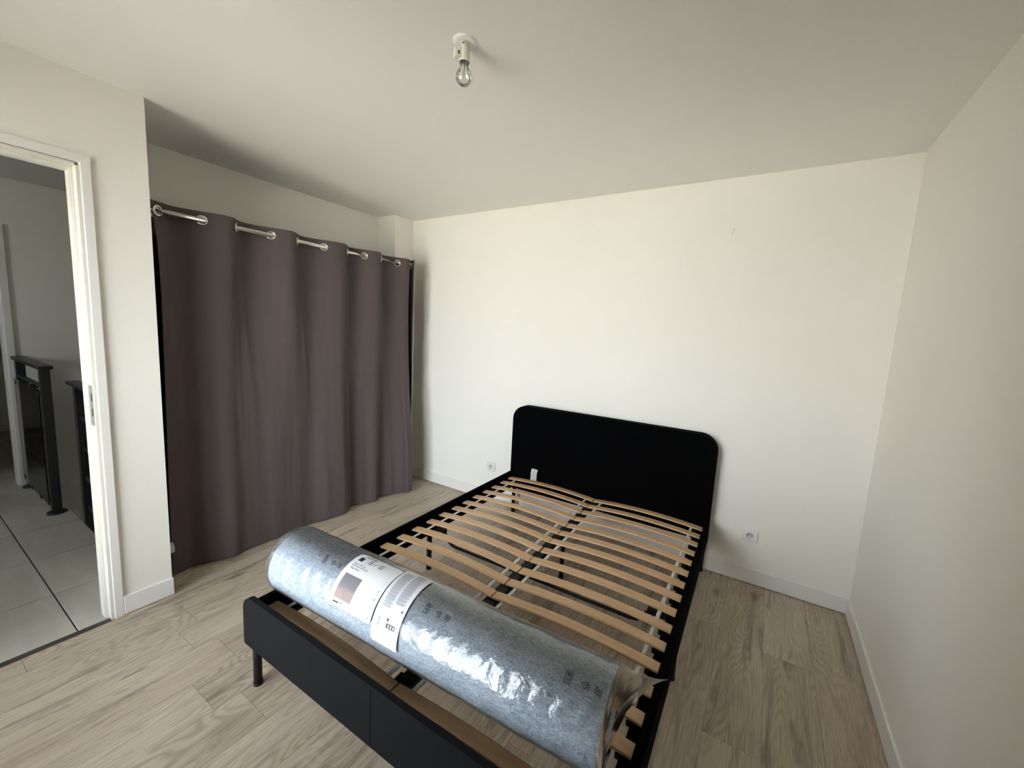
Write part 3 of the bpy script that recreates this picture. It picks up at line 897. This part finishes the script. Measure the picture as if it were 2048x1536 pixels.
for s_c in (-.146, -.049): add_poly_strip(b, [(s_c+.0065*cos(2*pi*i/14), deg(87.2)+.0065*sin(2*pi*i/14)) for i in range(14)], .0007, r1, True)
add_poly_strip(b, [(-.083, deg(29.6)), (-.012, deg(29.8)), (-.012, deg(33.4)), (-.083, deg(33.0))], .0007, r1, True)
for i in range(16): add_rect(b, -.076+.0036*i, -.0735+.0036*i, deg(31.0), deg(31.0)+.0018, r1)
add_text(b, 'Brand Manual', -.172, deg(21.0), .030, .0026, r1) if False else None
for i in range(10): add_rect(b, -.172+.0031*i, -.1698+.0031*i, deg(21.0), deg(21.0)+.0014, r1)
add_poly_strip(b, [(-.002, deg(60)), (.006, deg(60)), (.006, deg(71)), (-.002, deg(71))], .0005, r1, True)
for i in range(7): add_rect(b, .0015, .0040, deg(61.2+1.3*i), deg(61.2+1.3*i)+.0018, r1)
add_poly_strip(b, [(-.030, deg(17)), (-.024, deg(22))], .0008, r1)
b.make('faint_print', M['lightink'], lb1)
b = B()
def sq(cx, ca, h, w=.0009): add_poly_strip(b, [(cx-h, ca-h), (cx+h, ca-h), (cx+h, ca+h), (cx-h, ca+h)], w, r1, True)
ic = [54.2, 48.6, 43.0, 37.6, 32.2]
sq(.001, deg(ic[0]), .0034); add_rect(b, -.001, .003, deg(ic[0])-.002, deg(ic[0])+.002, r1)
add_poly_strip(b, [(-.003, deg(ic[1])-.003), (.001, deg(ic[1])+.0035), (.005, deg(ic[1])-.003)], .001, r1, True)
sq(.001, deg(ic[2]), .0034); add_rect(b, -.0022, .0042, deg(ic[2])-.003, deg(ic[2])+.003, r1)
add_poly_strip(b, [(-.003, deg(ic[3])-.003), (.005, deg(ic[3])+.003)], .0012, r1); add_poly_strip(b, [(-.003, deg(ic[3])+.003), (.005, deg(ic[3])-.003)], .0012, r1)
sq(.001, deg(ic[4]), .0034); add_poly_strip(b, [(-.001, deg(ic[4])), (.003, deg(ic[4]))], .001, r1)
add_rect(b, -.003, .0005, deg(18.6), deg(21.4), r1); add_rect(b, .0015, .005, deg(18.0), deg(20.8), r1); add_rect(b, -.001, .003, deg(19.3), deg(20.1), r1)
b.make('care_symbols', M['greyink'], lb1)
# second label: two columns of very small print
b = B()
for cs, ce, at, ab in ((.030, .070, 100.5, 42.5), (.076, .118, 104.5, 50.5)):
    a = deg(at); k = 0
    while a > deg(ab):
        shift = .0105*(deg(at)-a)/(deg(at-ab))
        grp = k % 4
        if grp == 3: a -= .0012
        x = cs+shift; lim = (ce+shift)-(rnd.uniform(0, .016) if grp == 2 else rnd.uniform(0, .004))
        while x < lim:
            w = rnd.uniform(.002, .006); add_rect(b, x, min(x+w, lim), a, a+.0015, r1); x += w+.0007
        a -= .00255; k += 1
b.make('fine_print', M['greyink'], lb2)
b = B()
add_rect(b, .086, .124, deg(20.6), deg(26.0), r1)
for i in range(3):
    pass
for aa in (26.9, 21.2):
    add_poly_strip(b, [(.052+.0042*cos(2*pi*i/12), deg(aa)+.0042*sin(2*pi*i/12)) for i in range(12)], .0011, r1, True)
    add_rect(b, .0512, .0528, deg(aa)-.002, deg(aa)+.002, r1)
add_rect(b, .083, .090, deg(28.0), deg(32.0), r1)
add_rect(b, .124, .127, deg(43.4), deg(46.6), r1); add_rect(b, .1285, .131, deg(43.4), deg(46.6), r1); add_rect(b, .126, .130, deg(44.6), deg(45.4), r1)
b.make('dark_print', M['ink'], lb2)
b = B()
for i in range(3): 
    add_rect(b, .093+.011*i, .099+.011*i, deg(21.6), deg(25), r1+.0003)
b.make('reversed_print', M['paper'], lb2)
b = B()
for aa, l in ((35.2, .008), (33.6, .045), (27.6, .022), (26.2, .016), (25, .020), (22, .02), (20.2, .022), (18.6, .024), (14.6, .006), (12.6, .024), (11.2, .028), (9.8, .018), (8.4, .022), (7.0, .03), (4.4, .026)):
    x = .046+(.018 if 18 < aa < 30 else 0); lim = x+l
    while x < lim:
        w = rnd.uniform(.002, .006); add_rect(b, x, min(x+w, lim), deg(aa), deg(aa)+.0011, r1); x += w+.0008
add_poly_strip(b, [(.104, deg(42)), (.128, deg(41.4))], .0009, r1)
b.make('faint_print', M['lightink'], lb2)
# recycling symbols printed on the film, three sets
r2 = RP+.0026
for base_s in (-.307, .203, .692):
    b = B(); s0 = base_s; AM = deg(63)
    w = .0016; hx, hy = .0085, .0155
    add_poly_strip(b, [(s0-hx, AM-hy), (s0+hx, AM-hy), (s0+hx, AM+hy), (s0-hx, AM+hy)], w, r2, True)
    add_poly_strip(b, [(s0-.005, AM-.002), (s0+.0065, AM-.002), (s0+.002, AM-.0125)], .0015, r2, True)
    add_rect(b, s0-.0008, s0+.0030, AM-.0065, AM-.0050, r2)
    for k in range(3): add_poly_strip(b, [(s0-.004+.003*k, AM+.004), (s0-.003+.003*k, AM+.0115-.001*k)], .0021, r2)
    add_poly_strip(b, [(s0-.005, AM+.011), (s0+.005, AM+.0045)], .0016, r2)
    s0 = base_s+.045
    add_poly_strip(b, [(s0-.0085, AM+.002), (s0-.0015, AM+.0055)], .0018, r2); add_poly_strip(b, [(s0+.001, AM+.007), (s0+.006, AM+.0065), (s0+.0055, AM-.001)], .0018, r2)
    add_poly_strip(b, [(s0+.0055, AM-.004), (s0+.002, AM-.0105), (s0-.0008, AM-.0065)], .0018, r2); add_poly_strip(b, [(s0-.0025, AM-.004), (s0-.0085, AM+.002)], .0018, r2)
    add_rect(b, s0-.0012, s0+.002, AM-.001, AM+.0012, r2)
    for k in range(5): add_rect(b, s0+.0085, s0+.0115, AM-.0095+.0034*k, AM-.0095+.0034*k+.0021, r2)
    s0 = base_s+.082
    h = .0078
    add_poly_strip(b, [(s0-.003, AM+h), (s0-h, AM+h), (s0-h, AM-h), (s0-h+.003, AM-h)], .0019, r2)
    add_poly_strip(b, [(s0+h-.003, AM+h-.001), (s0+h, AM+h-.003), (s0+h, AM-h), (s0-.003, AM-h)], .0019, r2)
    for k in range(3): add_rect(b, s0-.004+.0032*k, s0-.0024+.0032*k, AM-.004, AM+.0045-.001*k, r2)
    add_rect(b, s0-.0045, s0+.005, AM-.0005, AM+.0011, r2)
    b.make('printed_symbols', M['ink'], fm)

for o in bpy.data.objects:
    if o.name.split('.')[0] in ('lettering', 'faint_print', 'care_symbols', 'fine_print', 'dark_print', 'reversed_print', 'printed_symbols', 'print'):
        o['kind'] = 'stuff'

# ------------------------------------------------------------------ power sockets on the back wall
def socket(x, z, label):
    so = empty('power_socket', (x, 0, z)); thing(so, label, 'socket', 'wall sockets on the back wall')
    def rr_at(h, v, r, y, n=48):
        # rounded square sampled by direction so that it bridges to a circle
        out = []
        for i in range(n):
            a = 2*pi*i/n; dx, dz = cos(a), sin(a); p = 7.0
            k = (abs(dx/h)**p + abs(dz/v)**p)**(-1/p); out.append((dx*k, y, dz*k))
        return out
    def circ(r, y, n=48): return [(r*cos(2*pi*i/n), y, r*sin(2*pi*i/n)) for i in range(n)]
    b = B(); b.grid([rr_at(.0430, .0410, 0, 0), rr_at(.0430, .0410, 0, -.0075), rr_at(.0415, .0395, 0, -.0105), rr_at(.0385, .0365, 0, -.0112), circ(.0265, -.0108), circ(.0235, -.0120), circ(.0212, -.0118)], closed_u=True); b.make('cover_plate', M['plastic'], so)
    b = B(); b.grid([circ(.0212, -.0118), circ(.0202, -.0105), circ(.0192, -.0015), circ(.0100, -.0012), circ(.0004, -.0012)], closed_u=True); b.make('socket_well', plain('socket_well_shaded_plastic', (.62, .62, .60), .35), so)  # recess shade put into the greyer colour of the well
    # the well is sunk visually by a raised collar; pin holes and earth pin inside it
    for dx in (-.0095, .0095):
        b = B(); b.cyl((dx, -.0020, -.001), (dx, -.0010, -.001), .0032, n=14); b.make('pin_hole', M['socketdark'], so)
    b = B(); b.cyl((0, -.0105, .0100), (0, -.0010, .0100), .0026, n=14); b.make('earth_pin', M['steel'], so)
socket(-.521, .312, 'white square wall socket right of the bed headboard')
socket(-2.517, .312, 'white square wall socket left of the bed, between curtain and headboard')

# ------------------------------------------------------------------ bare bulb on the ceiling
lamp = empty('ceiling_bulb', (-1.566, -1.689, H)); thing(lamp, 'bare clear light bulb in an ivory holder on a round ceiling plate', 'lamp')
b = B(); b.lathe([(.0003, -.004), (.030, -.0045), (.042, -.003), (.0435, 0)], n=40); b.make('ceiling_plate', M['plastic'], lamp)
b = B(); b.lathe([(.0003, -.004), (.0158, -.004), (.0160, -.030), (.0182, -.034), (.0190, -.058), (.0200, -.066), (.0172, -.066), (.0168, -.050), (.0003, -.050)], n=30); hold = b.make('lampholder', M['bulbholder'], lamp)
b = B(); b.cyl((.002, -.0168, -.012), (.002, -.0150, -.012), .0016, n=10); b.cyl((.0065, -.0160, -.0115), (.0065, -.0140, -.0115), .0022, n=10); b.make('cable_hole', M['socketdark'], hold)
mt = Matrix.Rotation(radians(52), 4, 'Z')
b = B(); b.box(-.037, -.012, -.013, .013, -.060, -.027, .002, 2, M4=mt); tb = b.make('terminal_block', M['bulbholder'], lamp)
b = B(); b.box(-.026, -.021, -.0142, -.0128, -.050, -.040, .0004, 1, M4=mt); b.make('screw_slot', M['socketdark'], tb)
b = B(); n = 18; prof = [(.0135, -.056), (.0140, -.074), (.0172, -.088)]
for i in range(n+1):
    a = radians(32-122*i/n); prof.append((max(.0003, .0285*cos(a)), -.1135+.0285*sin(a)))
b.lathe(prof, n=40); bl = b.make('glass_bulb', M['bulbglass'], lamp)
b = B(); b.cyl((0, 0, -.060), (0, 0, -.092), .0042, .0022, n=12); b.tube([(-.001, 0, -.09), (-.006, .002, -.106), (-.008, .003, -.112)], .0006, 6); b.tube([(.001, 0, -.09), (.006, -.002, -.106), (.008, -.003, -.112)], .0006, 6)
b.tube([(-.008+.016*i/24, .003-.006*i/24, -.112+.0012*sin(i*1.7)) for i in range(25)], .0005, 6); b.make('filament', M['steel'], bl)
b = B(); b.lathe([(.0003, -.0505), (.0130, -.0505), (.0134, -.060), (.0003, -.060)], n=24); b.make('bulb_cap', M['steel'], lamp)

# ------------------------------------------------------------------ landing railings
def rbox(par, nm, x0, x1, y0, y1, z0, z1, mat, bev=.002):
    o = box(nm, x0, x1, y0, y1, z0, z1, mat, None, bev, 2); o.parent = par; o.matrix_parent_inverse = Matrix.Translation(-par.location); return o
ra = empty('landing_railing', (-4.894, -2.21, 0)); thing(ra, 'dark railing with smoked glass panel and flat handrail on the tiled landing', 'railing')
for x in (-4.892, -5.700):
    p = rbox(ra, 'post', x-.022, x+.022, -2.240, -2.188, .008, 1.075, M['railmetal'])
    b = B(); b.cyl((x, -2.214, .0), (x, -2.214, .012), .055, .050, n=28); o = b.make('base_flange', M['railmetal']); o.parent = p.parent; o.matrix_parent_inverse = Matrix.Translation(-ra.location)
rbox(ra, 'handrail', -5.78, -4.835, -2.250, -2.176, 1.072, 1.098, M['railmetal'], .003)
rbox(ra, 'lower_rail', -5.678, -4.914, -2.236, -2.212, .938, .955, M['railmetal'])
rbox(ra, 'glass_panel', -5.735, -4.908, -2.2490, -2.2420, .062, .925, M['railglass'], .001)
for x in (-5.675, -4.925):
    for z in (.895, .10): rbox(ra, 'glass_clamp', x-.018, x+.022, -2.252, -2.210, z-.014, z+.014, M['railmetal'])
for x in (-5.45, -5.15):
    rbox(ra, 'glass_clamp', x-.02, x+.02, -2.252, -2.210, .905, .940, M['railmetal']); rbox(ra, 'glass_clamp', x-.02, x+.02, -2.252, -2.210, .052, .080, M['railmetal'])
rb = empty('stair_railing', (-4.52, -2.115, 0)); thing(rb, 'black railing with horizontal bars at the stairwell, nearest the door frame', 'railing')
rbox(rb, 'post', -4.548, -4.500, -2.146, -2.100, -.30, .985, M['railmetal'])
rbox(rb, 'handrail', -4.66, -3.99, -2.156, -2.092, .985, 1.008, M['railmetal'])
for z in (.765, .550, .335, .120): rbox(rb, 'rail_bar', -4.502, -3.99, -2.128, -2.116, z-.015, z+.015, M['railmetal'])
rbox(rb, 'post', -3.99, -3.95, -2.146, -2.100, -.30, .985, M['railmetal'])
